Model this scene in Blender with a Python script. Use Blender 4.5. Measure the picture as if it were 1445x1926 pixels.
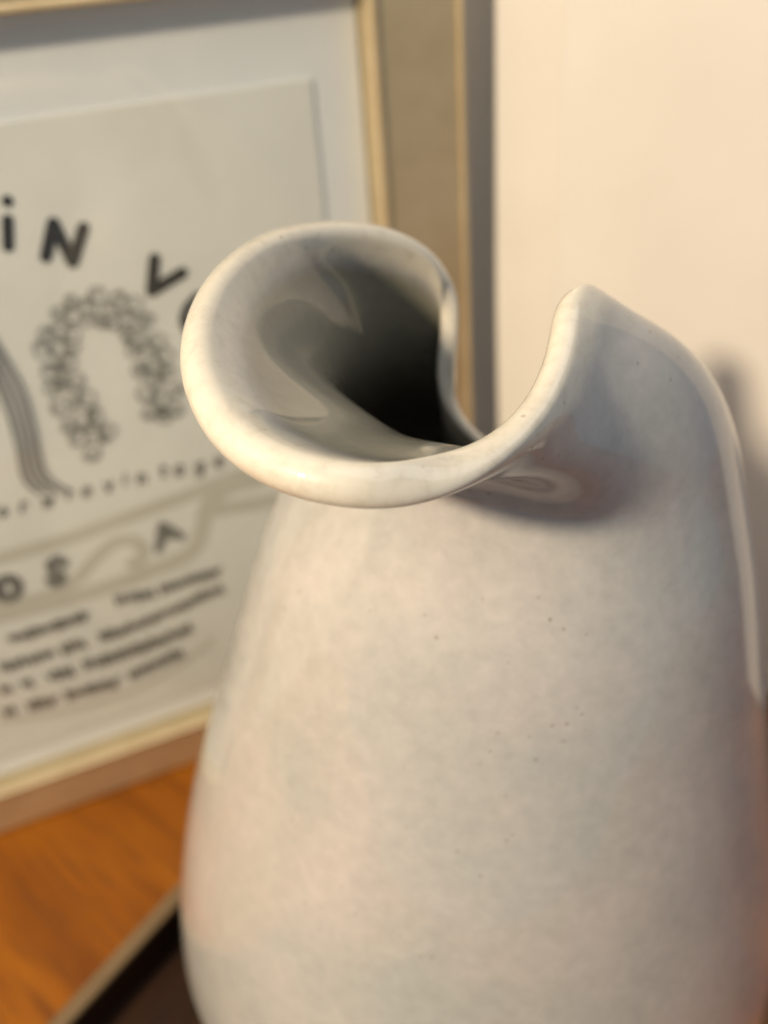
import bpy, bmesh, math, random
import numpy as np
from mathutils import Vector, Matrix

for o in list(bpy.data.objects):
    bpy.data.objects.remove(o, do_unlink=True)
scene = bpy.context.scene
COL = scene.collection
random.seed(7)

# ------------------------------------------------------------------ camera
CAM_H = 0.36
FOCAL_PX = 1873.1                    # for a picture 1926 px high
cam_data = bpy.data.cameras.new('camera')
cam_data.sensor_fit = 'VERTICAL'
cam_data.sensor_height = 36.0
cam_data.sensor_width = 27.0
cam_data.lens = FOCAL_PX / 1926 * 36.0
cam_data.clip_start = 0.01
cam_data.clip_end = 50
cam = bpy.data.objects.new('camera', cam_data)
COL.objects.link(cam)
fwd = Vector((0, 0.80229687, -0.59692524))
right = Vector((0.99930907, -0.02218589, -0.02981893))
up = Vector((0.03716695, 0.5965128, 0.80174253))
cam.matrix_world = Matrix(((right.x, up.x, -fwd.x, 0), (right.y, up.y, -fwd.y, 0),
                           (right.z, up.z, -fwd.z, CAM_H), (0, 0, 0, 1)))
cam_data.dof.use_dof = True
cam_data.dof.focus_distance = 0.172
cam_data.dof.aperture_fstop = 8.6
scene.camera = cam

# ------------------------------------------------------------------ world and lamps
world = bpy.data.worlds.new('World')
scene.world = world
world.use_nodes = True
bg = world.node_tree.nodes['Background']
bg.inputs['Color'].default_value = (0.80, 0.89, 1.0, 1)
bg.inputs['Strength'].default_value = 0.22


def area_lamp(name, loc, target, size, watts, color, shape='DISK', size_y=None):
    d = bpy.data.lights.new(name, 'AREA')
    d.shape = shape
    d.size = size
    if size_y:
        d.size_y = size_y
    d.energy = watts
    d.color = color
    o = bpy.data.objects.new(name, d)
    COL.objects.link(o)
    o.location = loc
    o.rotation_euler = (Vector(target) - Vector(loc)).to_track_quat('-Z', 'Y').to_euler()
    return o


AIM = Vector((0.04, 0.23, 0.22))
AZ, EL = math.radians(48), math.radians(31)
KEY = AIM + Vector((-math.sin(AZ) * math.cos(EL), -math.cos(AZ) * math.cos(EL), math.sin(EL))) * 1.4
area_lamp('room_lamp', KEY, AIM, 0.10, 26.0, (1.0, 0.81, 0.575))
area_lamp('overhead_fill', (0.6, 0.1, 2.1), (0.1, 0.25, 0.2), 2.2, 18.0, (0.95, 0.97, 1.0), 'SQUARE')  # broad softbox added overhead as fill, not a fitting of the room

vs = scene.view_settings
vs.view_transform = 'Standard'
vs.look = 'None'
vs.exposure = 0.06
vs.gamma = 1.0


# ------------------------------------------------------------------ helpers
def link(name, me, mat=None, parent=None):
    o = bpy.data.objects.new(name, me)
    COL.objects.link(o)
    if mat:
        me.materials.append(mat)
    if parent:
        o.parent = parent
    return o


def mesh(name, verts, faces, smooth=False):
    me = bpy.data.meshes.new(name)
    me.from_pydata([tuple(v) for v in verts], [], [tuple(f) for f in faces])
    if smooth:
        me.polygons.foreach_set('use_smooth', [True] * len(me.polygons))
    me.update()
    return me


def recalc(me):
    bm = bmesh.new()
    bm.from_mesh(me)
    bmesh.ops.recalc_face_normals(bm, faces=bm.faces)
    bm.to_mesh(me)
    bm.free()
    return me


def bevel(me, width, seg=3):
    bm = bmesh.new()
    bm.from_mesh(me)
    bmesh.ops.recalc_face_normals(bm, faces=bm.faces)
    bmesh.ops.bevel(bm, geom=list(bm.edges), offset=width, segments=seg, affect='EDGES', profile=0.5)
    bm.to_mesh(me)
    bm.free()
    me.polygons.foreach_set('use_smooth', [True] * len(me.polygons))
    return me


def box_mesh(name, x0, x1, y0, y1, z0, z1, bev=0.0):
    v = [(x, y, z) for x in (x0, x1) for y in (y0, y1) for z in (z0, z1)]
    f = [(0, 1, 3, 2), (4, 6, 7, 5), (0, 4, 5, 1), (2, 3, 7, 6), (0, 2, 6, 4), (1, 5, 7, 3)]
    me = recalc(mesh(name, v, f))
    return bevel(me, bev) if bev else me


def empty(name, mw):
    o = bpy.data.objects.new(name, None)
    o.empty_display_size = 0.02
    COL.objects.link(o)
    o.matrix_world = mw
    return o


def tag(o, label=None, cat=None, kind=None):
    if label:
        o['label'] = label
    if cat:
        o['category'] = cat
    if kind:
        o['kind'] = kind
    return o


class Mat:
    """thin wrapper round a node tree with one Principled shader"""
    def __init__(self, name):
        self.m = bpy.data.materials.new(name)
        self.m.use_nodes = True
        self.t = self.m.node_tree
        self.p = self.t.nodes['Principled BSDF']

    def n(self, typ, **kw):
        nd = self.t.nodes.new(typ)
        for k, v in kw.items():
            if k.startswith('_'):
                setattr(nd, k[1:], v)
            else:
                nd.inputs[k.replace('__', ' ')].default_value = v
        return nd

    def l(self, a, b):
        self.t.links.new(a, b)

    def set(self, **kw):
        for k, v in kw.items():
            self.p.inputs[k.replace('__', ' ')].default_value = v
        return self

    def coords(self, scale=(1, 1, 1), rot=(0, 0, 0)):
        tc = self.n('ShaderNodeTexCoord')
        turn = self.n('ShaderNodeMapping')               # turn first, then stretch
        turn.inputs['Rotation'].default_value = rot
        self.l(tc.outputs['Object'], turn.inputs['Vector'])
        mp = self.n('ShaderNodeMapping')
        mp.inputs['Scale'].default_value = scale
        self.l(turn.outputs['Vector'], mp.inputs['Vector'])
        return mp.outputs['Vector']

    def noise(self, vec, scale, detail=4, rough=.55):
        nd = self.n('ShaderNodeTexNoise', Scale=scale, Detail=detail, Roughness=rough)
        self.l(vec, nd.inputs['Vector'])
        return nd.outputs['Fac']

    def ramp(self, fac, stops, interp='LINEAR'):
        r = self.n('ShaderNodeValToRGB')
        r.color_ramp.interpolation = interp
        els = r.color_ramp.elements
        while len(els) < len(stops):
            els.new(0.5)
        for e, (pos, c) in zip(els, stops):
            e.position = pos
            e.color = c if len(c) == 4 else (*c, 1)
        self.l(fac, r.inputs['Fac'])
        return r.outputs['Color']

    def mix(self, fac, a, b, blend='MIX'):
        nd = self.n('ShaderNodeMix', _data_type='RGBA', _blend_type=blend)
        ins = {'f': nd.inputs[0], 'a': nd.inputs[6], 'b': nd.inputs[7]}
        for key, val in (('f', fac), ('a', a), ('b', b)):
            if isinstance(val, (int, float)):
                ins[key].default_value = val
            elif isinstance(val, tuple):
                ins[key].default_value = (*val, 1) if len(val) == 3 else val
            else:
                self.l(val, ins[key])
        return nd.outputs[2]

    def bump(self, h, strength, dist):
        b = self.n('ShaderNodeBump', Strength=strength, Distance=dist)
        self.l(h, b.inputs['Height'])
        self.l(b.outputs['Normal'], self.p.inputs['Normal'])


# ------------------------------------------------------------------ materials
def mat_plain(name, col, rough, **kw):
    M = Mat(name)
    M.set(Base__Color=(*col, 1), Roughness=rough, **kw)
    return M


def mat_mottled(name, c1, c2, scale, rough, **kw):
    M = Mat(name)
    v = M.coords()
    M.l(M.ramp(M.noise(v, scale), [(0.35, c1), (0.65, c2)]), M.p.inputs['Base Color'])
    M.set(Roughness=rough, **kw)
    M.bump(M.noise(v, scale * 30, 2), 0.05, 0.0005)
    return M.m


def mat_glaze():
    M = Mat('pale_grey_glaze')
    v = M.coords()
    lip = M.n('ShaderNodeAttribute', _attribute_name='lip')
    big = M.noise(v, 30, 5)
    fine = M.noise(v, 260, 6, .7)
    body = M.ramp(big, [(0.30, (0.37, 0.385, 0.375)), (0.52, (0.415, 0.408, 0.395)), (0.75, (0.465, 0.438, 0.425))])
    body = M.mix(0.55, body, M.ramp(fine, [(0.32, (0.80, 0.805, 0.80)), (0.68, (1.12, 1.11, 1.09))]), 'MULTIPLY')
    cream = M.ramp(fine, [(0.28, (0.50, 0.46, 0.385)), (0.5, (0.595, 0.56, 0.475)), (0.7, (0.625, 0.59, 0.505))])
    # cream clay shows where the glaze has run thin over the lip
    a = M.n('ShaderNodeMath', _operation='MULTIPLY_ADD')
    M.l(M.noise(v, 90, 3), a.inputs[0])
    a.inputs[1].default_value = 0.5
    a.inputs[2].default_value = -0.25
    s = M.n('ShaderNodeMath', _operation='ADD')
    M.l(lip.outputs['Fac'], s.inputs[0])
    M.l(a.outputs[0], s.inputs[1])
    fac = M.ramp(s.outputs[0], [(0.30, (0, 0, 0)), (0.80, (1, 1, 1))])
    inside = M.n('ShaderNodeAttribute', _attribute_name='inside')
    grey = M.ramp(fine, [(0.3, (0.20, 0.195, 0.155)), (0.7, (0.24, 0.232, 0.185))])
    body = M.mix(inside.outputs['Fac'], body, grey)      # greener glaze inside the neck, darkened further to paint in the throat's shade
    col = M.mix(fac, body, cream)
    # iron specks
    vor = M.n('ShaderNodeTexVoronoi', Scale=270.0, Randomness=1.0)
    M.l(v, vor.inputs['Vector'])
    speck = M.ramp(vor.outputs['Distance'], [(0.06, (1, 1, 1)), (0.16, (0, 0, 0))])
    sel = M.ramp(M.noise(v, 55, 2), [(0.54, (0, 0, 0)), (0.66, (1, 1, 1))])
    sp = M.mix(1.0, speck, sel, 'MULTIPLY')
    half = M.mix(0.6, (0, 0, 0), sp)
    col = M.mix(half, col, (0.13, 0.10, 0.075))
    M.l(col, M.p.inputs['Base Color'])
    M.set(Roughness=0.42, Coat__Weight=1.0, Coat__Roughness=0.02, Coat__IOR=1.5)
    M.p.inputs['Specular IOR Level'].default_value = 0.35
    b = M.n('ShaderNodeBump', Strength=0.06, Distance=0.0012)
    M.l(M.noise(v, 34, 3), b.inputs['Height'])
    M.l(b.outputs['Normal'], M.p.inputs['Normal'])
    M.l(b.outputs['Normal'], M.p.inputs['Coat Normal'])
    return M.m


def mat_table():
    M = Mat('orange_varnished_wood')
    v = M.coords(scale=(1.0, 0.16, 1.0), rot=(0, 0, math.radians(-48)))
    warp = M.noise(v, 9, 3)
    mp = M.n('ShaderNodeVectorMath', _operation='MULTIPLY_ADD')
    M.l(warp, mp.inputs[0])
    mp.inputs[1].default_value = (0.05, 0.05, 0)
    M.l(v, mp.inputs[2])
    g = M.noise(mp.outputs[0], 30, 5, .6)
    c = M.ramp(g, [(0.34, (0.135, 0.038, 0.002)), (0.50, (0.225, 0.068, 0.002)), (0.66, (0.285, 0.095, 0.003))])
    pores = M.noise(M.coords(scale=(1, .05, 1), rot=(0, 0, math.radians(-48))), 420, 2)
    c = M.mix(M.ramp(pores, [(0.36, (1, 1, 1)), (0.46, (0, 0, 0))]), c, (0.15, 0.045, 0.004))
    M.l(c, M.p.inputs['Base Color'])
    M.set(Roughness=0.46)
    M.p.inputs['Specular IOR Level'].default_value = 0.25
    M.bump(g, 0.08, 0.0006)
    return M.m


def mat_gold(name, dark, light, rough, metallic):
    M = Mat(name)
    v = M.coords(scale=(1, 1, 1))
    c = M.ramp(M.noise(v, 38, 6, .65), [(0.32, dark), (0.68, light)])
    M.l(c, M.p.inputs['Base Color'])
    M.set(Metallic=metallic, Roughness=rough)
    M.bump(M.noise(v, 300, 4), 0.12, 0.0004)
    return M.m


def mat_tray(name, dark, light):
    M = Mat(name)
    v = M.coords(scale=(1.0, 0.12, 1.0))
    c = M.ramp(M.noise(v, 90, 5, .65), [(0.35, dark), (0.65, light)])
    M.l(c, M.p.inputs['Base Color'])
    M.set(Roughness=0.5)
    M.p.inputs['Specular IOR Level'].default_value = 0.2
    M.bump(M.noise(v, 240, 3), 0.15, 0.0004)
    return M.m


def mat_pane():
    M = Mat('picture_glass')
    t = M.t
    out = [n for n in t.nodes if n.type == 'OUTPUT_MATERIAL'][0]
    t.nodes.remove(M.p)
    tr = t.nodes.new('ShaderNodeBsdfTransparent')
    tr.inputs['Color'].default_value = (0.97, 0.98, 0.975, 1)
    gl = t.nodes.new('ShaderNodeBsdfGlossy')
    gl.inputs['Roughness'].default_value = 0.02
    fr = t.nodes.new('ShaderNodeFresnel')
    geo = t.nodes.new('ShaderNodeNewGeometry')           # same mirror share from either side of the thin pane
    ior = t.nodes.new('ShaderNodeMapRange')
    ior.inputs['To Min'].default_value = 1.5
    ior.inputs['To Max'].default_value = 1 / 1.5
    t.links.new(geo.outputs['Backfacing'], ior.inputs['Value'])
    t.links.new(ior.outputs['Result'], fr.inputs['IOR'])
    mx = t.nodes.new('ShaderNodeMixShader')
    t.links.new(fr.outputs[0], mx.inputs[0])
    t.links.new(tr.outputs[0], mx.inputs[1])
    t.links.new(gl.outputs[0], mx.inputs[2])
    t.links.new(mx.outputs[0], out.inputs['Surface'])
    return M.m


GLAZE = mat_glaze()
TABLE = mat_table()
GOLD = mat_gold('brushed_gold_face', (0.62, 0.50, 0.30), (0.72, 0.60, 0.39), 0.40, 0.7)
GOLD_EDGE = mat_gold('bright_gold_edge', (0.56, 0.44, 0.25), (0.70, 0.57, 0.36), 0.36, 0.45)
MATBOARD = mat_mottled('white_mount_board', (0.82, 0.83, 0.84), (0.85, 0.855, 0.86), 60, 0.8)
PAPER = mat_mottled('cream_print_paper', (0.79, 0.78, 0.735), (0.83, 0.82, 0.775), 45, 0.75)
BLACK_INK = mat_mottled('black_ink', (0.018, 0.017, 0.016), (0.03, 0.028, 0.026), 200, 0.6)
GREY_INK = mat_mottled('grey_ink', (0.15, 0.145, 0.135), (0.22, 0.21, 0.195), 200, 0.6)
TEXT_INK = mat_mottled('brown_grey_ink', (0.15, 0.14, 0.12), (0.21, 0.195, 0.165), 200, 0.6)
RIBBON_INK = mat_mottled('taupe_ink', (0.58, 0.555, 0.485), (0.62, 0.595, 0.525), 60, 0.7)
PALE_INK = mat_mottled('pale_taupe_ink', (0.62, 0.595, 0.52), (0.66, 0.635, 0.56), 60, 0.7)
PANE = mat_pane()
WALL = mat_mottled('grey_beige_wall_paint', (0.78, 0.75, 0.68), (0.82, 0.79, 0.72), 12, 0.85)
WHITE_FRAME = mat_mottled('cream_white_lacquer', (0.71, 0.67, 0.60), (0.74, 0.70, 0.63), 20, 0.32)
WHITE_PANEL = mat_mottled('white_panel_card', (0.68, 0.645, 0.59), (0.72, 0.685, 0.63), 14, 0.5)
TRAY_DARK = mat_tray('dark_brown_tray_wood', (0.012, 0.006, 0.003), (0.034, 0.014, 0.006))
TRAY_RIM = mat_tray('worn_tan_tray_edge', (0.11, 0.07, 0.036), (0.21, 0.145, 0.08))

# ------------------------------------------------------------------ setting: table and wall
YAW = 0.4177
LEAN = 0.0869
E1 = Vector((math.cos(YAW), math.sin(YAW), 0))
BACK = Vector((-math.sin(YAW), math.cos(YAW), 0))

tt = link('tabletop', box_mesh('tabletop', -0.75, 0.75, -0.12, 0.75, -0.03, 0.0, 0.004), TABLE)
tag(tt, 'orange varnished wooden tabletop with dark grain', 'table', 'structure')

wl = link('wall', box_mesh('wall', -1.2, 1.0, 0, 0.05, -0.75, 1.6), WALL)
wl.matrix_world = Matrix.Translation(Vector((0, 0.3377, 0)) + BACK * 0.050) @ Matrix.Rotation(YAW, 4, 'Z')
tag(wl, 'grey beige painted wall behind the leaning frames', 'wall', 'structure')


# ------------------------------------------------------------------ vase
def periodic_spline(P, n):
    """closed Catmull-Rom through P, resampled to n points evenly along its length"""
    P = np.asarray(P, float)
    m = len(P)
    out = []
    for i in range(m):
        p0, p1, p2, p3 = P[i - 1], P[i], P[(i + 1) % m], P[(i + 2) % m]
        for t in np.linspace(0, 1, 24, endpoint=False):
            out.append(0.5 * (2 * p1 + (p2 - p0) * t + (2 * p0 - 5 * p1 + 4 * p2 - p3) * t * t
                              + (3 * p1 - p0 - 3 * p2 + p3) * t ** 3))
    out = np.array(out)
    cl = np.vstack([out, out[:1]])
    s = np.r_[0, np.cumsum(np.linalg.norm(np.diff(cl, axis=0), axis=1))]
    q = np.linspace(0, s[-1], n, endpoint=False)
    return np.array([np.interp(q, s, cl[:, k]) for k in range(P.shape[1])]).T


def smooth_ring(a, k):
    for _ in range(k):
        a = 0.5 * a + 0.25 * (np.roll(a, 1, 0) + np.roll(a, -1, 0))
    return a


def open_spline(P, m):
    """natural-looking Hermite curves through P[k] (k, n, 3), m samples evenly by chord"""
    K = len(P)
    d = np.linalg.norm(np.diff(P, axis=0), axis=2)
    T = np.zeros_like(P)
    for k in range(K):
        if k == 0:
            T[k] = (P[1] - P[0]) / d[0][:, None]
        elif k == K - 1:
            T[k] = (P[-1] - P[-2]) / d[-1][:, None]
        else:
            a, b = d[k - 1][:, None], d[k][:, None]
            T[k] = ((P[k] - P[k - 1]) / a * b + (P[k + 1] - P[k]) / b * a) / (a + b)
    # let the lip roll outwards a little at its end
    T[-1] = 1.5 * (P[-1] - P[-2]) / d[-1][:, None] - 0.5 * T[-2]
    rows = []
    for k in range(K - 1):
        h = d[k][:, None]
        cnt = m[k]
        for t in np.linspace(0, 1, cnt, endpoint=(k == K - 2)):
            rows.append((2 * t ** 3 - 3 * t * t + 1) * P[k] + (t ** 3 - 2 * t * t + t) * h * T[k]
                        + (-2 * t ** 3 + 3 * t * t) * P[k + 1] + (t ** 3 - t * t) * h * T[k + 1])
    return np.array(rows)


RIM = [ (0.0393, 0.1766, 0.2785), (0.0357, 0.1699, 0.2790), (0.0343, 0.1632, 0.2747), (0.0297, 0.1526, 0.2709), (0.0225,
       0.1421, 0.2695), (0.0138, 0.1334, 0.2696), (0.0049, 0.1277, 0.2703), (-0.0025, 0.1258, 0.2712), (-0.0098, 0.1277,
       0.2715), (-0.0174, 0.1325, 0.2717), (-0.0245, 0.1402, 0.2727), (-0.0287, 0.1478, 0.2751), (-0.0314, 0.1574,
       0.2776), (-0.0317, 0.1699, 0.2792), (-0.0297, 0.1834, 0.2803), (-0.0248, 0.1968, 0.2805), (-0.0175, 0.2083,
       0.2794), (-0.0075, 0.2170, 0.2768), (0.0017, 0.2218, 0.2740), (0.0096, 0.2246, 0.2697), (0.0154, 0.2261, 0.2644),
       (0.0182, 0.2261, 0.2574), (0.0178, 0.2242, 0.2494), (0.0166, 0.2203, 0.2419), (0.0164, 0.2184, 0.2347), (0.0193,
       0.2177, 0.2272), (0.0253, 0.2189, 0.2190), (0.0336, 0.2218, 0.2114), (0.0422, 0.2227, 0.2124), (0.0474, 0.2198,
       0.2263), (0.0487, 0.2083, 0.2456), (0.0469, 0.1958, 0.2617), (0.0435, 0.1853, 0.2723) ]
# angle about the throat: how far the wall below the lip sits inwards, how far below, how much it follows the body's cone
FLARE = [(-5, -.020, .0135, .15), (-34, -.0130, .0220, .40), (-60, -.0040, .0275, .70), (-90, .005, .0285, .9), (-113, .010, .028, 1),
         (-140, .013, .031, 1), (-163, .014, .033, 1), (-181, .014, .034, 1), (-213, .012, .032, 1), (-249, .006, .027, .6),
         (-277, .002, .022, .3), (-288, .000, .020, .1), (-300, -.005, .015, .1), (-315, -.009, .013, .1), (-332, -.013, .013, .15),
         (-346, -.018, .013, .15), (-365, -.020, .0135, .15)]
PROFILE = [(0.0, 0.07), (0.008, 0.081), (0.0266, 0.0997), (0.0448, 0.0995), (0.0716, 0.095), (0.093, 0.0897), (0.1144, 0.0837), (0.1358, 0.0777), (0.1572, 0.0715), (0.1786, 0.0655), (0.1946, 0.0606), (0.2107, 0.0548), (0.2267, 0.0487), (0.2428, 0.0417), (0.2642, 0.0332)]


def build_vase():
    N = 360
    BASE = 0.0066
    cx, cy = 0.0268, 0.2033
    rim = smooth_ring(periodic_spline(RIM, N), 40)
    ang = np.degrees(np.unwrap(np.arctan2(rim[:, 1] - .178, rim[:, 0] - .006)))
    ang = np.minimum.accumulate(ang)
    fl = np.array(FLARE)[::-1]
    inn = smooth_ring(np.interp(ang, fl[:, 0], fl[:, 1]), 90)
    drop = smooth_ring(np.interp(ang, fl[:, 0], fl[:, 2]), 90)
    uni = ang[0] - np.arange(N) / N * 360
    phi = np.radians(0.55 * smooth_ring(ang - uni, 30) + uni)
    tow = np.array([.006, .178]) - rim[:, :2]
    tow /= np.linalg.norm(tow, axis=1)[:, None]
    S = np.c_[rim[:, :2] + tow * inn[:, None], rim[:, 2] - drop]
    cone = smooth_ring(np.interp(ang, fl[:, 0], fl[:, 3]), 120)
    pr = np.array(PROFILE)

    def body(z):
        r = np.interp(z - BASE, pr[:, 0], pr[:, 1])
        return np.c_[cx + 0.0043 * np.clip((z - .105) / .095, 0, 1) + r * np.cos(phi), cy + 0.92 * r * np.sin(phi), z]
    S = S + (body(S[:, 2]) - S) * cone[:, None]
    top = np.minimum(S[:, 2] - .028, .200)
    top = smooth_ring(top, 30)
    rings = [body(BASE + f * (top - BASE)) for f in (0.0, .05, .14, .24, .34, .46, .58, .70, .82, .92)]
    rings.append(body(top))
    rings += [S, rim]
    P = np.array(rings)
    mid = open_spline(P, [8] * 10 + [26, 30])
    K = len(mid)
    for _ in range(3):                                   # ease out any ripple between the control rings
        mid[1:-1] = 0.5 * mid[1:-1] + 0.25 * (mid[:-2] + mid[2:])
    du = np.roll(mid, -1, 1) - np.roll(mid, 1, 1)
    dv = np.gradient(mid, axis=0)
    nrm = np.cross(dv, du)
    nrm /= np.linalg.norm(nrm, axis=2)[:, :, None]
    if (nrm[K // 2, :, :2] * (mid[K // 2, :, :2] - [cx, cy])).sum() < 0:
        nrm = -nrm
    for k in range(K):
        nrm[k] = smooth_ring(nrm[k], 6 + int(60 * max(0.0, (k - K + 40) / 40)))
    nrm /= np.linalg.norm(nrm, axis=2)[:, :, None]
    # distance to the lip measured down the wall
    seg = np.linalg.norm(np.diff(mid, axis=0), axis=2)
    dist = np.r_[np.cumsum(seg[::-1], axis=0)[::-1], np.zeros((1, N))]
    thin = smooth_ring(np.interp(ang, [-365, -335, -285, -268, -245, -130, -95, -60, -20, 0], [.6, .25, .25, .5, .8, .9, .8, .6, .6, .6]), 130)
    th = 0.0014 + 0.0008 * thin + 0.0020 * thin * np.exp(-(dist / 0.0075) ** 2)
    tip = dv[-1] / np.linalg.norm(dv[-1], axis=1)[:, None]
    outer = mid + nrm * th[:, :, None]
    inner = mid - nrm * th[:, :, None]
    cap = [mid[-1] + th[-1][:, None] * (nrm[-1] * math.cos(a) + tip * math.sin(a)) for a in np.linspace(0, math.pi, 16)[1:-1]]
    stack = list(outer) + cap + list(inner[::-1])
    dl = list(dist) + [np.zeros(N)] * len(cap) + list(dist[::-1] * 0.9)
    V = np.array(stack)
    rows = len(V)
    verts = V.reshape(-1, 3).tolist()
    faces = []
    for k in range(rows - 1):
        for i in range(N):
            j = (i + 1) % N
            faces.append((k * N + i, k * N + j, (k + 1) * N + j, (k + 1) * N + i))
    bi = len(verts)
    c0 = V[0].mean(0)
    c1 = V[-1].mean(0)
    verts += [tuple(c0), tuple(c1 + np.array([0, 0, .004]))]
    for i in range(N):
        j = (i + 1) % N
        faces.append((bi, j, i))
        faces.append((bi + 1, (rows - 1) * N + i, (rows - 1) * N + j))
    me = mesh('vase', verts, faces, True)
    recalc(me)
    lipv = np.exp(-(np.concatenate(dl) / 0.0062) ** 2).tolist() + [0, 0]
    at = me.attributes.new('lip', 'FLOAT', 'POINT')
    at.data.foreach_set('value', lipv)
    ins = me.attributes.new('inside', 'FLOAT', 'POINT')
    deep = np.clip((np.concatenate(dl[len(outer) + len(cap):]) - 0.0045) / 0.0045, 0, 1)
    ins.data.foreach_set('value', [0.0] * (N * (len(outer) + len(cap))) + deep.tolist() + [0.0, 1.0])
    me.polygons.foreach_set('use_smooth', [True] * len(me.polygons))
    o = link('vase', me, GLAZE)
    tag(o, 'glossy pale grey ceramic vase with a flared cream lip and deep notch', 'vase')
    return o


build_vase()


# ------------------------------------------------------------------ dark tray below the vase
def build_tray():
    u = Vector((0.58, 0.815, 0)).normalized()
    n = Vector((u.y, -u.x, 0))
    p = Vector((-0.0840, 0.2190, 0))
    # local x = n (across), local y = u (along), origin on the outer foot of the long left side
    mw = Matrix(((n.x, u.x, 0, p.x), (n.y, u.y, 0, p.y), (0, 0, 1, 0.0002), (0, 0, 0, 1)))
    t = empty('tray', mw)
    tag(t, 'dark brown wooden tray with worn tan edge standing under the vase', 'tray')
    W, L0, L1, H, T = 0.200, -0.20, 0.075, 0.025, 0.0062
    link('floor', box_mesh('floor', T, W - T, L0 + T, L1 - T, 0.0, 0.0060, 0), TRAY_DARK, t)
    for x0, x1, y0, y1 in ((0, T, L0, L1), (W - T, W, L0, L1), (T, W - T, L1 - T, L1), (T, W - T, L0, L0 + T)):
        s = link('side', box_mesh('side', x0, x1, y0, y1, 0.0, H - 0.0032, 0), TRAY_DARK, t)
        link('edge', box_mesh('edge', x0, x1, y0, y1, H - 0.0030, H, 0.0011), TRAY_RIM, s)


build_tray()


# ------------------------------------------------------------------ gold picture frame with the print
def frame_matrix():
    e2 = math.cos(LEAN) * Vector((0, 0, 1)) + math.sin(LEAN) * BACK
    n = E1.cross(e2)
    return Matrix(((E1.x, e2.x, n.x, 0), (E1.y, e2.y, n.y, 0.3377), (E1.z, e2.z, n.z, 0.0003), (0, 0, 0, 1)))


def rail(name, p_out, p_in, mat, parent, prof, name2=None):
    """extrude a moulding profile between mitred ends; prof is a list of (share of width, w)"""
    (a0, a1), (b0, b1) = p_out, p_in
    n = len(prof)
    v = []
    for o, i in ((a0, b0), (a1, b1)):
        for f, w in prof:
            v.append((o[0] + (i[0] - o[0]) * f, o[1] + (i[1] - o[1]) * f, w))
    faces = [tuple(range(n)), tuple(range(2 * n - 1, n - 1, -1))]
    faces += [(k, (k + 1) % n, n + (k + 1) % n, n + k) for k in range(n)]
    return link(name, recalc(mesh(name, v, faces)), mat, parent)


def picture(mw, name, label, cat, outer, inner, prof_face, fillets, m_face):
    root = empty(name, mw)
    tag(root, label, cat)
    x0, x1, y0, y1 = outer
    a0, a1, b0, b1 = inner
    sides = {'bottom_rail': (((x0, y0), (x1, y0)), ((a0, b0), (a1, b0))),
             'top_rail': (((x1, y1), (x0, y1)), ((a1, b1), (a0, b1))),
             'stile': (((x1, y0), (x1, y1)), ((a1, b0), (a1, b1))),
             'stile.001': (((x0, y1), (x0, y0)), ((a0, b1), (a0, b0)))}
    for nm, (po, pi) in sides.items():
        s = rail(nm.split('.')[0], po, pi, m_face, root, prof_face)
        for f, m in fillets:
            if nm == 'bottom_rail' and f[0][0] == 0.0:
                continue                                 # the foot of the frame has a plain edge
            rail('fillet', po, pi, m, s, f)
    return root


def arc_prof(f0, f1, w0, w1, k=6):
    """small rounded bead from share f0 to f1, rising from w0 to w1"""
    pts = [(f0, w0)]
    for i in range(k + 1):
        a = math.pi * (1 - i / k)
        pts.append(((f0 + f1) / 2 + (f1 - f0) / 2 * math.cos(a), w0 + 0.0006 + (w1 - w0 - 0.0006) * math.sin(a)))
    pts.append((f1, w0))
    return pts


SR_OUT, SR_IN = 0.0482, 0.0122
TB, TT = 0.0225, 0.3072
face = [(0.0, -0.015), (0.0, -0.0012), (0.06, -0.0002), (0.94, -0.0002), (1.0, -0.0012), (1.0, -0.015)]
fr = picture(frame_matrix(), 'picture_frame', 'gold picture frame with hair print in white mount, leaning behind the vase',
             'picture frame', (-0.252, SR_OUT, 0.0, TT + 0.034), (-0.216, SR_IN, TB, TT), face,
             [(arc_prof(0.0, 0.06, -0.0002, 0.0012), GOLD), (arc_prof(0.92, 1.0, -0.0002, 0.0016), GOLD_EDGE)], GOLD)
link('mount', box_mesh('mount', -0.215, SR_IN - .0006, TB + .0006, TT - .0006, -0.0140, -0.0093), MATBOARD, fr)
link('glass', box_mesh('glass', -0.2155, SR_IN - .0004, TB + .0004, TT - .0004, -0.0050, -0.0035), PANE, fr)
pr = link('print', box_mesh('print', -0.197, -0.0071, 0.034, 0.2771, -0.0092, -0.0084), PAPER, fr)


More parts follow.
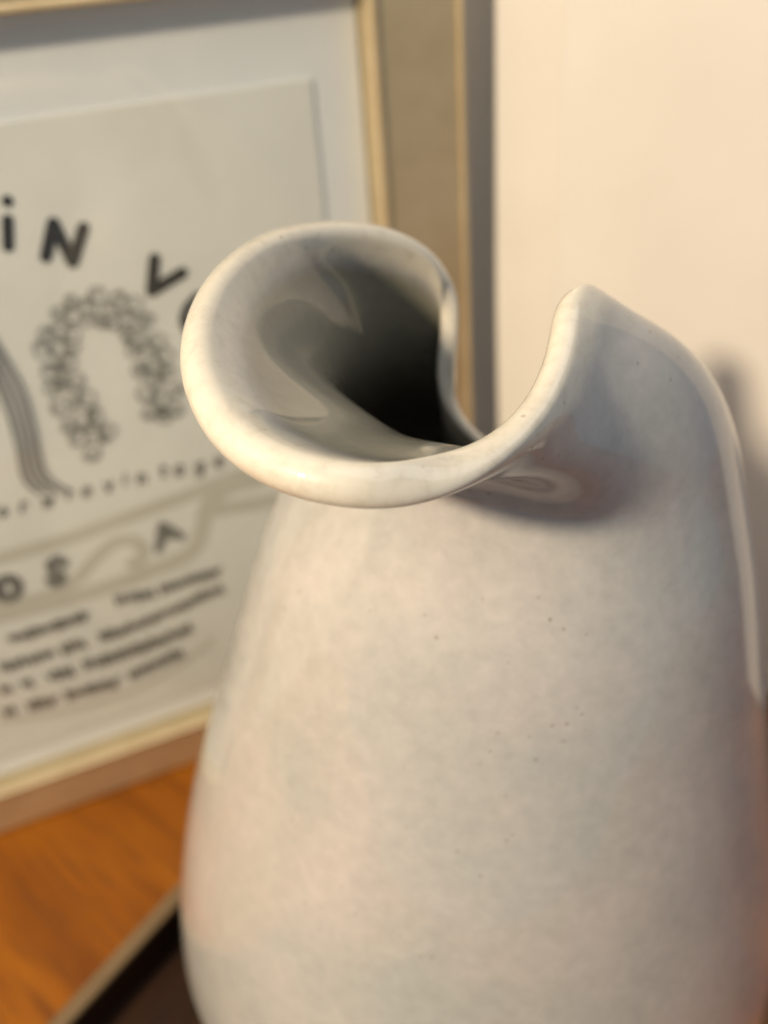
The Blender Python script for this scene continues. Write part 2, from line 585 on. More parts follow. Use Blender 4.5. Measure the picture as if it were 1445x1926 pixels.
def strokes_mesh(name, strokes, w, layer):
    """flat ink strokes with round ends, each a ribbon of real width on the paper"""
    verts, faces = [], []

    def disc(c, r, z):
        b = len(verts)
        for k in range(12):
            a = k * math.pi / 6
            verts.append((c[0] + r * math.cos(a), c[1] + r * math.sin(a), z))
        faces.append(tuple(range(b, b + 12)))
    z = w
    for st in strokes:
        r = st[0] / 2000
        pts = [Vector((a / 1000, b / 1000)) for a, b in st[1:]]
        if layer:                                        # long soft curves: subdivide
            P = np.array([tuple(p) for p in pts])
            out = []
            for i in range(len(P) - 1):
                p0, p1, p2, p3 = P[max(i - 1, 0)], P[i], P[i + 1], P[min(i + 2, len(P) - 1)]
                for t in np.linspace(0, 1, 6, endpoint=False):
                    out.append(0.5 * (2 * p1 + (p2 - p0) * t + (2 * p0 - 5 * p1 + 4 * p2 - p3) * t * t
                                      + (3 * p1 - p0 - 3 * p2 + p3) * t ** 3))
            out.append(P[-1])
            pts = [Vector(p) for p in out]
        L, Rr = [], []
        for i, p in enumerate(pts):
            d = pts[min(i + 1, len(pts) - 1)] - pts[max(i - 1, 0)]
            if d.length < 1e-7:
                d = Vector((1, 0))
            d.normalize()
            q = Vector((-d.y, d.x)) * r
            L.append(p + q)
            Rr.append(p - q)
        if layer:
            b = len(verts)
            for a_, c_ in zip(L, Rr):
                verts.append((a_.x, a_.y, z))
                verts.append((c_.x, c_.y, z))
            for i in range(len(pts) - 1):
                faces.append((b + 2 * i, b + 2 * i + 1, b + 2 * i + 3, b + 2 * i + 2))
            for e in (pts[0], pts[-1]):
                z += 2e-7
                disc(e, r * 0.999, z)
        else:
            for i in range(len(pts) - 1):
                d = (pts[i + 1] - pts[i])
                d = d.normalized() if d.length > 1e-7 else Vector((1, 0))
                q = Vector((-d.y, d.x)) * r
                z += 2e-7
                b = len(verts)
                for p in (pts[i] + q, pts[i] - q, pts[i + 1] - q, pts[i + 1] + q):
                    verts.append((p.x, p.y, z))
                faces.append((b, b + 1, b + 2, b + 3))
            for p in pts:
                z += 2e-7
                disc(p, r, z)
        z += 2e-7
    me = mesh(name, verts, faces)
    return me


INKS = {'ribbon_upper': ('ribbon', RIBBON_INK, 1), 'ribbon_lower': ('ribbon', RIBBON_INK, 1), 'ribbon_swirl': ('ribbon', RIBBON_INK, 1),
        'ribbon_tail': ('ribbon', RIBBON_INK, 1), 'text_border': ('border_line', PALE_INK, 1),
        'letter_i': ('letter', BLACK_INK, 0), 'letter_n': ('letter', BLACK_INK, 0), 'letter_v': ('letter', BLACK_INK, 0),
        'letter_o': ('letter', BLACK_INK, 0), 'small_lettering': ('small_lettering', TEXT_INK, 0),
        'ribbon_letter_o': ('letter', GREY_INK, 0), 'ribbon_letter_s': ('letter', GREY_INK, 0), 'ribbon_letter_a': ('letter', GREY_INK, 0),
        'body_text': ('body_text', TEXT_INK, 0), 'curly_hair': ('curly_hair_drawing', GREY_INK, 1), 'long_hair': ('long_hair_drawing', GREY_INK, 1)}
INK = {
 'letter_i': [[3.64,(-114.8,254.3),(-114.7,253.9)],[3.72,(-116.2,248.4),(-118.2,239.9)]],
 'letter_n': [[4.05,(-107.4,234.4),(-102.5,244.9),(-99.3,230.9),(-93.3,241.6)]],
 'letter_v': [[4.18,(-71.8,226.8),(-75.0,215.7),(-63.0,220.0)]],
 'letter_o': [[3.3,(-59.2,210.5),(-63.6,207.0),(-65.7,203.0),(-65.0,198.7),(-61.4,196.6),(-56.9,199.0),(-54.8,204.1),(-55.6,208.9),(-59.2,210.5)]],
 'small_lettering': [[1.06,(-146.0,145.9),(-144.3,147.6),(-143.5,145.6),(-145.3,143.9),(-146.0,145.9)],[1.07,(-138.5,143.6),(-137.5,147.4)],[1.06,(-137.8,146.2),(-136.7,147.3),(-135.7,146.9)],[1.08,(-129.7,147.0),(-129.8,143.1),(-128.2,146.1),(-128.1,142.9),(-126.4,146.7)],[1.09,(-121.2,143.8),(-120.6,146.7)],[1.08,(-120.3,147.9),(-120.2,148.2)],[1.09,(-115.3,144.9),(-112.7,144.7),(-112.8,146.4),(-114.2,146.8),(-115.3,144.9),(-115.3,143.2),(-113.5,143.0)],[1.1,(-106.7,146.4),(-106.2,142.4),(-104.0,146.2)],[1.11,(-99.5,143.6),(-98.9,146.6)],[1.1,(-98.7,147.8),(-98.6,148.0)],[1.12,(-94.5,142.3),(-93.7,146.3),(-92.2,145.9),(-91.7,144.8),(-92.2,142.1)],[1.13,(-83.9,147.4),(-84.9,142.5),(-84.0,142.4)],[1.13,(-85.4,146.1),(-83.1,145.8)],[1.14,(-77.5,141.2),(-76.8,145.2),(-78.9,145.1),(-79.7,143.4),(-79.4,141.4),(-77.4,141.9)],[1.16,(-68.7,143.4),(-70.4,144.3),(-71.5,142.4),(-70.8,140.8),(-69.0,141.6),(-68.5,144.2),(-69.4,139.1),(-71.2,138.5),(-72.0,139.3)],[1.16,(-63.4,142.4),(-60.5,142.1),(-60.7,143.9),(-62.3,144.4),(-63.4,142.4),(-63.2,140.6),(-61.3,140.4)]],
 'ribbon_upper': [[5.98,(-153.4,126.7),(-150.7,126.8),(-126.6,126.9),(-101.1,129.0),(-78.3,131.0),(-58.7,133.5),(-38.9,134.4)]],
 'ribbon_lower': [[7.05,(-161.4,102.6),(-157.2,102.0),(-128.1,100.3),(-104.7,101.1),(-84.3,103.3),(-77.0,107.5),(-73.3,114.7),(-69.3,124.5),(-59.6,129.6),(-47.3,129.4)]],
 'ribbon_swirl': [[5.34,(-159.1,111.1),(-155.6,108.2),(-149.1,105.3),(-138.2,105.0),(-126.3,108.1),(-117.2,115.0),(-108.6,119.4),(-101.3,117.9),(-98.5,112.1),(-100.5,108.1),(-104.1,108.0)]],
 'ribbon_tail': [[6.47,(-68.2,121.4),(-47.1,118.4),(-36.2,117.6)]],
 'ribbon_letter_o': [[3.94,(-147.8,112.0),(-148.9,109.9),(-150.6,108.8),(-152.4,108.9),(-154.0,110.1),(-154.8,112.2),(-154.7,114.6),(-153.7,116.6),(-152.0,117.7),(-150.2,117.7),(-148.6,116.4),(-147.7,114.4),(-147.8,112.0)]],
 'ribbon_letter_s': [[3.25,(-128.9,116.5),(-130.8,120.2),(-134.2,118.9),(-134.1,115.3),(-131.6,112.9),(-131.3,109.7),(-134.4,108.8),(-136.1,112.0)]],
 'ribbon_letter_a': [[3.4,(-92.6,110.9),(-89.3,121.6),(-82.8,113.7)],[3.13,(-91.2,115.0),(-85.6,116.2)]],
 'body_text': [[1.19,(-156.6,91.8),(-156.0,89.0),(-154.0,91.9),(-153.6,88.8),(-151.6,91.3),(-151.1,88.3),(-148.8,92.5),(-148.8,87.6),(-146.4,92.1),(-146.0,88.3),(-143.9,91.7)],[1.21,(-144.0,91.5),(-143.4,88.5),(-141.5,91.3),(-140.9,88.6),(-138.6,92.6),(-138.5,87.7),(-136.1,92.5),(-135.9,87.8),(-133.7,91.7),(-133.2,88.7),(-131.0,92.4),(-130.7,88.1),(-128.3,92.8),(-128.1,88.0),(-126.0,91.8)],[1.24,(-113.7,95.3),(-113.2,90.8),(-110.9,94.7),(-110.2,91.1),(-108.1,94.3),(-107.3,90.8),(-105.1,94.5),(-104.7,89.2),(-102.4,93.5),(-101.7,89.7),(-99.4,93.7),(-98.8,88.8)],[1.26,(-95.2,94.2),(-94.7,89.2),(-92.4,93.7),(-91.6,89.9),(-89.5,93.9),(-88.7,89.9),(-86.6,93.3),(-85.7,90.2),(-83.5,94.3)],[1.28,(-83.7,93.1),(-82.8,90.6),(-80.8,94.1),(-80.1,90.3),(-78.1,94.0),(-77.3,90.1),(-75.3,93.8),(-74.7,89.4),(-72.6,93.7),(-71.7,90.3),(-69.8,93.8)],[1.22,(-162.9,80.6),(-162.5,76.8),(-160.3,80.0),(-160.0,75.8),(-157.6,79.7),(-157.2,75.9),(-154.7,80.3),(-154.3,76.4),(-152.3,78.8)],[1.23,(-151.5,79.3),(-151.2,75.4),(-148.8,79.8),(-148.4,76.1),(-146.3,79.3),(-145.7,76.2),(-143.6,79.5),(-143.1,76.4)],[1.25,(-139.0,79.9),(-138.8,75.1),(-136.2,80.3),(-136.0,75.3),(-133.4,80.3),(-132.9,76.4),(-130.9,79.2),(-130.5,74.9)],[1.27,(-123.5,80.2),(-123.1,75.9),(-120.8,80.3),(-120.5,75.4),(-118.1,80.0),(-117.6,75.8),(-115.6,78.9),(-115.0,75.4)],[1.28,(-114.2,79.0),(-113.6,75.9),(-111.3,80.6),(-110.9,76.3),(-109.0,79.4),(-108.2,77.0),(-106.3,80.0),(-105.8,76.2),(-103.6,80.6),(-103.0,77.3),(-101.0,80.5),(-100.5,76.5),(-98.3,81.4),(-97.6,78.1),(-95.7,81.1),(-94.9,78.7),(-93.0,81.6),(-92.3,78.0),(-90.3,81.9)],[1.3,(-90.3,81.8),(-89.6,78.6),(-87.6,82.5),(-87.0,78.2),(-84.9,82.7),(-84.1,79.4),(-81.9,84.1),(-81.3,79.9),(-79.1,84.8),(-78.6,80.2),(-76.6,84.0),(-75.8,80.7),(-73.8,84.1),(-73.0,81.1),(-71.0,84.8),(-70.3,80.7)],[1.24,(-165.7,70.0),(-165.4,65.5),(-163.0,68.7),(-162.2,65.8)],[1.25,(-157.6,69.0),(-157.0,65.8),(-154.9,68.7),(-154.5,64.4)],[1.27,(-147.3,67.9),(-146.5,65.0),(-144.1,68.8),(-143.8,63.9),(-141.1,68.6),(-140.8,63.8),(-138.3,68.2),(-137.9,63.1)],[1.29,(-132.5,69.1),(-132.2,64.1),(-129.9,68.5),(-129.2,65.1),(-127.2,68.0),(-126.7,63.7),(-124.1,69.0),(-123.9,63.5),(-121.5,68.0),(-120.9,63.9),(-118.5,68.6),(-118.1,63.8),(-115.6,68.5)],[1.32,(-115.4,68.1),(-114.9,63.8),(-112.6,68.6),(-112.0,64.6),(-109.8,69.1),(-109.5,63.7),(-107.3,67.9),(-106.7,63.8),(-104.3,69.5),(-103.9,64.5),(-101.8,68.3),(-101.2,64.3),(-99.0,68.6),(-98.4,64.4),(-96.0,69.6),(-95.3,66.0),(-93.4,69.0),(-92.7,65.3),(-90.5,69.8),(-89.9,65.3),(-87.5,70.6),(-86.9,66.3)],[1.27,(-167.7,58.4),(-167.1,54.3),(-164.5,58.1),(-163.9,54.0)],[1.29,(-158.1,57.2),(-157.7,53.0),(-155.1,57.8),(-155.0,52.5),(-152.4,57.1),(-152.2,52.1),(-149.7,56.1),(-149.3,52.0),(-146.9,55.9)],[1.32,(-142.6,57.0),(-142.5,51.7),(-140.1,56.1),(-139.8,51.9),(-137.6,55.2),(-136.9,52.4),(-134.7,55.9),(-134.4,51.5),(-131.9,56.1),(-131.7,51.1),(-129.5,54.7),(-128.9,51.3),(-126.6,55.6),(-126.2,50.8),(-124.1,54.1),(-123.6,50.1),(-121.1,55.2)],[1.35,(-116.1,55.3),(-115.5,51.8),(-113.2,56.1),(-112.8,51.8),(-110.5,56.4),(-109.8,53.1),(-107.6,57.1),(-107.2,52.3),(-105.0,56.8),(-104.1,54.0),(-102.0,58.0),(-101.5,53.2),(-99.2,58.2),(-98.5,54.3),(-96.3,59.2),(-95.8,54.1),(-93.6,58.3),(-93.0,54.3)]],
 'text_border': [[2.61,(-170.3,52.4),(-157.1,48.5),(-143.0,46.1),(-128.2,45.0),(-112.7,45.6),(-96.2,49.6),(-78.9,57.4)]],
 'curly_hair': [[0.69,(-112.2,159.9),(-110.6,157.5),(-108.1,157.1),(-106.2,158.6),(-105.7,161.2),(-106.8,163.2),(-108.7,163.8),(-110.4,162.8),(-111.0,161.0),(-110.3,159.2),(-108.9,158.6),(-107.6,159.2),(-107.1,160.5)],[0.68,(-114.2,164.4),(-115.2,166.9),(-114.4,169.4),(-112.4,170.6),(-110.3,169.9),(-109.3,168.0),(-109.7,165.9),(-111.2,164.7),(-112.9,165.0),(-113.8,166.4),(-113.6,168.1),(-112.6,169.0),(-111.4,169.0)],[0.67,(-113.8,170.4),(-115.6,170.7),(-116.7,172.3),(-116.5,174.2),(-115.2,175.4),(-113.7,175.4),(-112.7,174.2),(-112.7,172.7),(-113.6,171.6),(-114.8,171.5),(-115.6,172.3),(-115.7,173.4),(-115.2,174.2)],[0.65,(-117.5,183.9),(-118.6,181.4),(-118.0,178.9),(-116.0,177.7),(-113.9,178.3),(-112.8,180.2),(-113.2,182.3),(-114.6,183.4),(-116.2,183.2),(-117.2,181.8),(-117.2,180.3),(-116.2,179.3),(-115.0,179.3)],[0.64,(-117.4,185.5),(-115.4,186.3),(-114.5,188.2),(-114.9,190.2),(-116.4,191.2),(-118.0,190.8),(-119.0,189.4),(-118.8,187.7),(-117.8,186.8),(-116.5,186.9),(-115.7,187.9),(-115.7,189.1),(-116.3,189.9)],[0.63,(-118.2,197.4),(-115.9,198.0),(-114.0,196.8),(-113.5,194.6),(-114.4,192.6),(-116.2,191.9),(-117.9,192.7),(-118.5,194.4),(-117.9,196.0),(-116.6,196.7),(-115.3,196.3),(-114.7,195.1),(-115.0,193.9)],[0.62,(-119.4,205.4),(-117.3,206.6),(-115.1,206.0),(-114.0,204.0),(-114.5,201.8),(-116.1,200.6),(-117.9,200.9),(-119.0,202.3),(-118.8,204.0),(-117.6,205.1),(-116.2,205.1),(-115.4,204.1),(-115.4,202.9)],[0.61,(-113.5,211.7),(-112.2,210.3),(-112.2,208.4),(-113.4,207.0),(-115.0,206.8),(-116.2,207.8),(-116.4,209.3),(-115.6,210.5),(-114.3,210.8),(-113.4,210.2),(-113.1,209.1),(-113.6,208.1),(-114.5,207.8)],[0.61,(-109.3,217.3),(-110.3,215.3),(-109.8,213.3),(-108.1,212.3),(-106.3,212.8),(-105.4,214.3),(-105.6,216.0),(-106.8,216.9),(-108.2,216.7),(-109.1,215.7),(-109.1,214.4),(-108.2,213.6),(-107.2,213.6)],[0.61,(-101.6,220.1),(-103.5,220.2),(-104.9,218.9),(-105.2,217.1),(-104.2,215.7),(-102.7,215.4),(-101.4,216.3),(-101.0,217.7),(-101.7,218.9),(-102.8,219.3),(-103.8,218.7),(-104.2,217.7),(-103.9,216.8)],[0.61,(-96.3,215.2),(-97.3,217.5),(-96.4,219.9),(-94.4,221.0),(-92.3,220.5),(-91.3,218.7),(-91.7,216.7),(-93.2,215.6),(-94.9,215.8),(-95.8,217.1),(-95.7,218.6),(-94.7,219.6),(-93.5,219.5)],[0.62,(-84.5,215.0),(-84.7,217.0),(-86.0,218.2),(-87.7,218.1),(-88.8,216.9),(-88.9,215.4),(-87.9,214.3),(-86.6,214.1),(-85.6,214.9),(-85.4,216.1),(-86.0,217.1),(-87.0,217.3),(-87.8,216.8)],[0.63,(-80.5,208.5),(-83.1,208.7),(-84.8,210.7),(-84.8,213.1),(-83.3,214.8),(-81.1,215.0),(-79.6,213.6),(-79.3,211.7),(-80.4,210.2),(-82.0,209.9),(-83.3,210.8),(-83.6,212.2),(-83.0,213.3)],[0.64,(-76.1,206.4),(-77.4,208.0),(-79.3,208.2),(-80.7,207.1),(-81.0,205.4),(-80.1,204.0),(-78.7,203.6),(-77.4,204.3),(-77.0,205.6),(-77.6,206.8),(-78.6,207.2),(-79.6,206.8),(-80.0,205.9)],[0.66,(-76.7,193.0),(-79.1,194.4),(-80.0,196.9),(-79.0,199.2),(-77.0,200.2),(-74.9,199.4),(-73.9,197.4),(-74.4,195.5),(-76.0,194.6),(-77.6,195.0),(-78.5,196.3),(-78.3,197.8),(-77.2,198.6)],[0.67,(-75.3,187.2),(-77.6,188.8),(-78.2,191.4),(-77.1,193.7),(-74.9,194.4),(-72.9,193.4),(-72.1,191.3),(-72.8,189.4),(-74.4,188.6),(-76.1,189.2),(-76.8,190.7),(-76.5,192.2),(-75.4,192.9)],[0.68,(-76.9,181.9),(-77.8,184.1),(-77.2,186.2),(-75.5,187.1),(-73.7,186.6),(-72.7,185.0),(-73.0,183.3),(-74.2,182.3),(-75.7,182.5),(-76.6,183.7),(-76.5,185.0),(-75.7,185.8),(-74.6,185.8)],[0.69,(-72.0,179.5),(-70.9,177.3),(-71.4,175.0),(-73.1,173.8),(-75.1,174.2),(-76.3,175.9),(-76.1,177.9),(-74.8,179.0),(-73.2,178.8),(-72.2,177.6),(-72.2,176.2),(-73.1,175.2),(-74.2,175.2)],[0.7,(-72.5,170.7),(-72.4,168.3),(-73.9,166.6),(-75.9,166.5),(-77.4,167.9),(-77.7,169.9),(-76.7,171.4),(-75.1,171.7),(-73.8,170.8),(-73.5,169.3),(-74.1,168.0),(-75.2,167.7),(-76.2,168.3)],[0.68,(-103.4,168.6),(-104.5,170.8),(-106.5,171.5),(-108.3,170.6),(-109.0,168.6),(-108.4,166.7),(-106.8,165.9),(-105.3,166.4),(-104.6,167.9),(-104.9,169.4),(-106.0,170.2),(-107.2,169.9),(-107.8,168.9)],[0.67,(-105.4,173.5),(-106.9,171.0),(-109.4,170.4),(-111.5,171.8),(-112.1,174.3),(-111.1,176.4),(-109.2,177.2),(-107.4,176.4),(-106.7,174.5),(-107.3,172.8),(-108.7,172.0),(-110.1,172.4),(-110.7,173.7)],[0.66,(-112.1,179.1),(-110.2,179.4),(-109.0,181.0),(-109.1,183.0),(-110.3,184.2),(-111.9,184.2),(-113.0,183.0),(-113.1,181.5),(-112.2,180.4),(-111.0,180.2),(-110.1,181.0),(-110.0,182.1),(-110.5,183.0)],[0.64,(-109.8,187.2),(-109.3,189.7),(-110.4,191.7),(-112.4,192.4),(-114.2,191.4),(-114.9,189.4),(-114.2,187.6),(-112.7,186.9),(-111.2,187.5),(-110.5,188.9),(-110.9,190.4),(-111.9,191.0),(-113.0,190.7)],[0.63,(-114.9,194.4),(-114.8,196.5),(-113.6,197.8),(-111.9,197.9),(-110.7,196.8),(-110.6,195.2),(-111.5,193.9),(-112.8,193.7),(-113.8,194.4),(-114.0,195.7),(-113.5,196.7),(-112.5,197.0),(-111.7,196.5)],[0.62,(-110.9,198.8),(-113.1,199.8),(-114.0,202.0),(-113.3,204.2),(-111.5,205.3),(-109.6,204.8),(-108.7,203.1),(-109.1,201.3),(-110.4,200.3),(-111.9,200.5),(-112.7,201.6),(-112.6,203.0),(-111.7,203.9)],[0.62,(-110.3,211.9),(-111.9,209.8),(-111.8,207.3),(-110.2,205.7),(-108.1,205.7),(-106.6,207.2),(-106.4,209.3),(-107.5,210.7),(-109.2,210.9),(-110.4,209.9),(-110.7,208.4),(-110.0,207.2),(-108.9,206.9)],[0.61,(-100.6,215.5),(-102.7,216.9),(-105.0,216.5),(-106.5,214.5),(-106.3,212.3),(-104.8,210.8),(-102.8,210.9),(-101.5,212.3),(-101.5,214.1),(-102.5,215.4),(-104.0,215.5),(-105.0,214.5),(-105.2,213.3)],[0.61,(-101.4,216.6),(-99.4,218.0),(-97.2,217.7),(-95.9,215.9),(-96.1,213.8),(-97.6,212.4),(-99.4,212.5),(-100.6,213.7),(-100.6,215.4),(-99.6,216.6),(-98.2,216.7),(-97.2,215.9),(-97.1,214.7)],[0.62,(-88.5,210.5),(-88.1,212.8),(-89.2,214.6),(-91.1,215.2),(-92.8,214.2),(-93.4,212.5),(-92.7,210.8),(-91.3,210.2),(-89.9,210.8),(-89.2,212.1),(-89.6,213.4),(-90.7,214.0),(-91.7,213.7)],[0.63,(-89.1,209.5),(-87.3,211.0),(-85.2,210.9),(-83.7,209.3),(-83.7,207.3),(-85.0,205.9),(-86.8,205.7),(-88.0,206.8),(-88.2,208.4),(-87.4,209.6),(-86.1,209.9),(-85.0,209.2),(-84.8,208.1)],[0.64,(-85.3,203.1),(-83.9,201.3),(-81.8,201.1),(-80.2,202.3),(-79.8,204.3),(-80.8,205.9),(-82.5,206.3),(-83.9,205.5),(-84.3,204.0),(-83.7,202.7),(-82.5,202.2),(-81.4,202.7),(-81.0,203.8)],[0.66,(-80.3,198.7),(-82.4,198.7),(-84.0,197.3),(-84.1,195.2),(-83.0,193.6),(-81.2,193.3),(-79.9,194.3),(-79.5,195.9),(-80.3,197.3),(-81.6,197.7),(-82.7,197.1),(-83.1,195.9),(-82.7,194.9)],[0.67,(-80.0,184.3),(-77.5,185.2),(-76.3,187.6),(-77.0,190.1),(-79.0,191.4),(-81.1,190.9),(-82.2,189.2),(-81.9,187.2),(-80.5,186.0),(-78.9,186.1),(-77.9,187.3),(-77.9,188.8),(-78.8,189.8)],[0.68,(-78.6,184.4),(-77.6,182.4),(-78.2,180.3),(-79.9,179.3),(-81.6,179.8),(-82.6,181.4),(-82.3,183.1),(-81.1,184.1),(-79.7,183.9),(-78.8,182.7),(-78.9,181.4),(-79.7,180.6),(-80.7,180.6)],[0.69,(-78.9,170.3),(-81.3,171.1),(-82.5,173.3),(-82.1,175.6),(-80.4,176.9),(-78.4,176.6),(-77.2,175.0),(-77.3,173.0),(-78.5,171.8),(-80.1,171.9),(-81.1,173.0),(-81.2,174.4),(-80.4,175.4)],[0.7,(-81.5,170.9),(-79.2,170.8),(-77.6,169.1),(-77.5,166.9),(-78.7,165.2),(-80.5,165.0),(-82.0,166.2),(-82.3,168.0),(-81.5,169.4),(-80.1,169.7),(-78.9,169.0),(-78.6,167.7),(-79.0,166.6)],[0.69,(-101.9,163.3),(-103.8,165.1),(-104.0,167.7),(-102.7,169.7),(-100.6,170.1),(-98.9,168.9),(-98.5,166.8),(-99.3,165.1),(-100.9,164.5),(-102.3,165.3),(-102.8,166.8),(-102.3,168.2),(-101.2,168.7)],[0.67,(-102.0,177.8),(-104.5,178.3),(-106.6,176.8),(-107.1,174.2),(-106.0,172.1),(-104.0,171.4),(-102.2,172.4),(-101.6,174.4),(-102.3,176.1),(-103.7,176.9),(-105.1,176.3),(-105.8,174.9),(-105.4,173.6)],[0.66,(-106.4,185.9),(-108.3,183.9),(-108.4,181.2),(-106.9,179.2),(-104.7,179.0),(-103.0,180.4),(-102.6,182.6),(-103.7,184.3),(-105.4,184.7),(-106.8,183.8),(-107.2,182.2),(-106.6,180.9),(-105.4,180.4)],[0.65,(-111.0,186.9),(-108.6,185.6),(-106.2,186.5),(-105.0,188.8),(-105.5,191.2),(-107.3,192.4),(-109.3,192.0),(-110.4,190.3),(-110.2,188.4),(-109.0,187.3),(-107.5,187.4),(-106.5,188.5),(-106.5,189.9)],[0.63,(-106.3,199.3),(-108.5,199.9),(-110.4,198.9),(-111.1,196.8),(-110.4,194.9),(-108.7,194.1),(-107.1,194.8),(-106.3,196.3),(-106.7,197.9),(-107.9,198.7),(-109.2,198.3),(-109.9,197.2),(-109.7,196.1)],[0.63,(-108.0,204.8),(-108.9,202.7),(-108.3,200.7),(-106.7,199.8),(-104.9,200.3),(-104.0,201.8),(-104.3,203.5),(-105.5,204.4),(-106.9,204.2),(-107.7,203.1),(-107.7,201.8),(-106.8,201.0),(-105.8,201.1)],[0.62,(-102.7,209.6),(-105.2,210.3),(-107.4,209.0),(-108.2,206.7),(-107.3,204.5),(-105.4,203.7),(-103.5,204.5),(-102.7,206.2),(-103.2,208.0),(-104.6,208.8),(-106.0,208.4),(-106.8,207.2),(-106.6,205.9)],[0.62,(-95.9,210.5),(-96.9,212.4),(-98.7,213.0),(-100.4,212.1),(-101.1,210.4),(-100.5,208.8),(-99.1,208.1),(-97.7,208.6),(-97.0,209.9),(-97.3,211.2),(-98.3,211.8),(-99.4,211.6),(-100.0,210.7)],[0.63,(-94.5,206.1),(-96.1,207.4),(-96.4,209.4),(-95.4,211.0),(-93.7,211.4),(-92.3,210.6),(-91.8,209.0),(-92.5,207.6),(-93.7,207.1),(-94.9,207.7),(-95.4,208.8),(-95.0,209.8),(-94.1,210.3)],[0.63,(-92.8,210.4),(-93.7,208.3),(-93.1,206.3),(-91.3,205.3),(-89.5,205.8),(-88.6,207.3),(-88.9,209.1),(-90.1,210.0),(-91.6,209.8),(-92.5,208.7),(-92.4,207.4),(-91.5,206.6),(-90.5,206.6)],[0.64,(-89.6,203.1),(-88.3,204.6),(-86.5,204.8),(-85.1,203.7),(-84.8,202.0),(-85.7,200.6),(-87.1,200.2),(-88.3,201.0),(-88.7,202.3),(-88.2,203.4),(-87.1,203.8),(-86.2,203.4),(-85.8,202.5)],[0.65,(-86.4,199.0),(-84.4,198.2),(-83.5,196.3),(-84.1,194.4),(-85.6,193.4),(-87.3,193.9),(-88.1,195.3),(-87.9,196.8),(-86.8,197.7),(-85.5,197.6),(-84.7,196.6),(-84.8,195.4),(-85.5,194.7)],[0.67,(-81.0,188.8),(-81.5,185.9),(-83.6,184.4),(-86.0,184.9),(-87.4,186.8),(-87.3,189.2),(-85.7,190.6),(-83.8,190.5),(-82.5,189.1),(-82.5,187.3),(-83.5,186.1),(-84.9,186.0),(-85.9,186.9)],[0.68,(-81.1,179.5),(-81.6,176.5),(-83.7,174.9),(-86.2,175.3),(-87.7,177.3),(-87.6,179.8),(-86.1,181.3),(-84.1,181.2),(-82.7,179.8),(-82.6,177.9),(-83.7,176.6),(-85.1,176.5),(-86.2,177.4)],[0.69,(-87.5,171.7),(-87.2,169.3),(-85.5,167.8),(-83.5,168.0),(-82.3,169.5),(-82.3,171.5),(-83.5,172.8),(-85.1,172.9),(-86.2,171.9),(-86.4,170.4),(-85.6,169.3),(-84.4,169.0),(-83.5,169.7)],[1.28,(-112.5,189.5),(-112.7,189.0),(-113.2,188.6),(-113.8,188.6),(-114.3,188.9),(-114.6,189.4),(-114.6,190.1),(-114.3,190.6),(-113.8,190.9)],[1.27,(-109.9,195.5),(-110.2,194.9),(-110.7,194.6),(-111.3,194.6),(-111.8,194.9),(-112.0,195.4),(-112.0,196.0),(-111.8,196.5),(-111.3,196.9)],[1.33,(-82.5,188.7),(-82.8,188.1),(-83.3,187.8),(-83.9,187.8),(-84.4,188.1),(-84.8,188.6),(-84.8,189.2),(-84.5,189.8),(-84.0,190.1)],[1.4,(-78.8,169.2),(-79.1,168.6),(-79.6,168.3),(-80.2,168.3),(-80.8,168.6),(-81.1,169.2),(-81.1,169.9),(-80.9,170.4),(-80.3,170.8)],[1.29,(-85.8,199.9),(-86.0,199.3),(-86.5,199.0),(-87.1,199.0),(-87.6,199.2),(-88.0,199.8),(-88.0,200.4),(-87.7,200.9),(-87.2,201.3)],[1.38,(-102.0,164.5),(-102.3,163.9),(-102.8,163.5),(-103.4,163.5),(-104.0,163.8),(-104.3,164.4),(-104.3,165.1),(-104.0,165.7),(-103.5,166.0)],[1.34,(-104.6,175.1),(-104.9,174.6),(-105.4,174.2),(-106.0,174.2),(-106.5,174.5),(-106.8,175.1),(-106.8,175.7),(-106.6,176.3),(-106.1,176.6)]],
 'long_hair': [[0.99,(-134.7,226.3),(-130.4,210.3),(-126.1,191.4),(-125.9,174.5),(-126.9,162.7),(-125.8,154.5),(-119.2,146.4)],[0.99,(-135.2,222.6),(-131.9,207.8),(-128.5,189.9),(-128.3,173.7),(-129.3,162.6),(-128.6,155.0),(-123.2,147.5)],[0.99,(-135.8,218.8),(-133.4,205.2),(-131.0,188.3),(-130.7,173.0),(-131.8,162.5),(-131.4,155.4),(-127.0,148.6)],[0.99,(-136.3,215.0),(-134.9,202.6),(-133.4,186.8),(-133.2,172.2),(-134.2,162.4),(-134.1,155.8),(-130.9,149.6)]],
}

for k, (key, (nm, m, layer)) in enumerate(INKS.items()):
    link(nm, strokes_mesh(nm, INK[key], -0.00835 + 0.00004 * k, layer), m, pr)

# ------------------------------------------------------------------ white framed panel leaning beside it
A2 = Vector((0.056, 0.378, 0.0003))
B2 = Vector((0.180, 0.328, 0.0003))
ex = (B2 - A2).normalized()
bk = Vector((-ex.y, ex.x, 0))
ln = math.radians(0.8)
ey = math.cos(ln) * Vector((0, 0, 1)) + math.sin(ln) * bk
ez = ex.cross(ey)
SKEW = -0.045
mw2 = Matrix(((ex.x, ey.x, ez.x, A2.x), (ex.y, ey.y, ez.y, A2.y), (ex.z, ey.z, ez.z, A2.z), (0, 0, 0, 1)))
wf = [(0.0, -0.018), (0.0, -0.0015), (0.05, -0.0002), (0.97, -0.0002), (1.0, -0.0002), (1.0, -0.018)]
H2 = 0.42
wr = picture(mw2, 'white_panel_frame', 'plain cream white framed panel leaning beside the gold frame', 'picture frame',
             (0.0, 0.30, 0.0, H2), (0.0255, 0.2745, 0.018, H2 - 0.0255), wf, [], WHITE_FRAME)
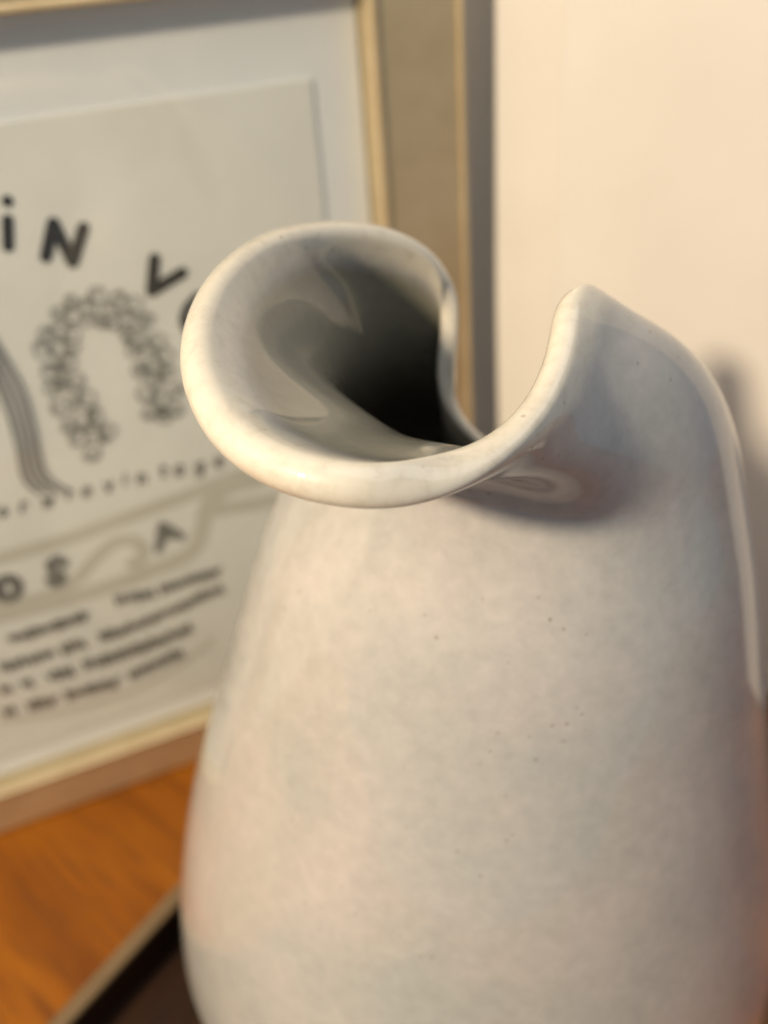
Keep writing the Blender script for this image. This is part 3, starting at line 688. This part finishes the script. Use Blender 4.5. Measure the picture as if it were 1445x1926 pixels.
link('panel', box_mesh('panel', 0.02552, 0.27448, 0.01802, H2 - 0.02552, -0.010, -0.0003), WHITE_PANEL, wr)
for o in wr.children:                                     # the panel hangs slightly out of square
    for vtx in o.data.vertices:
        vtx.co.x += SKEW * vtx.co.y
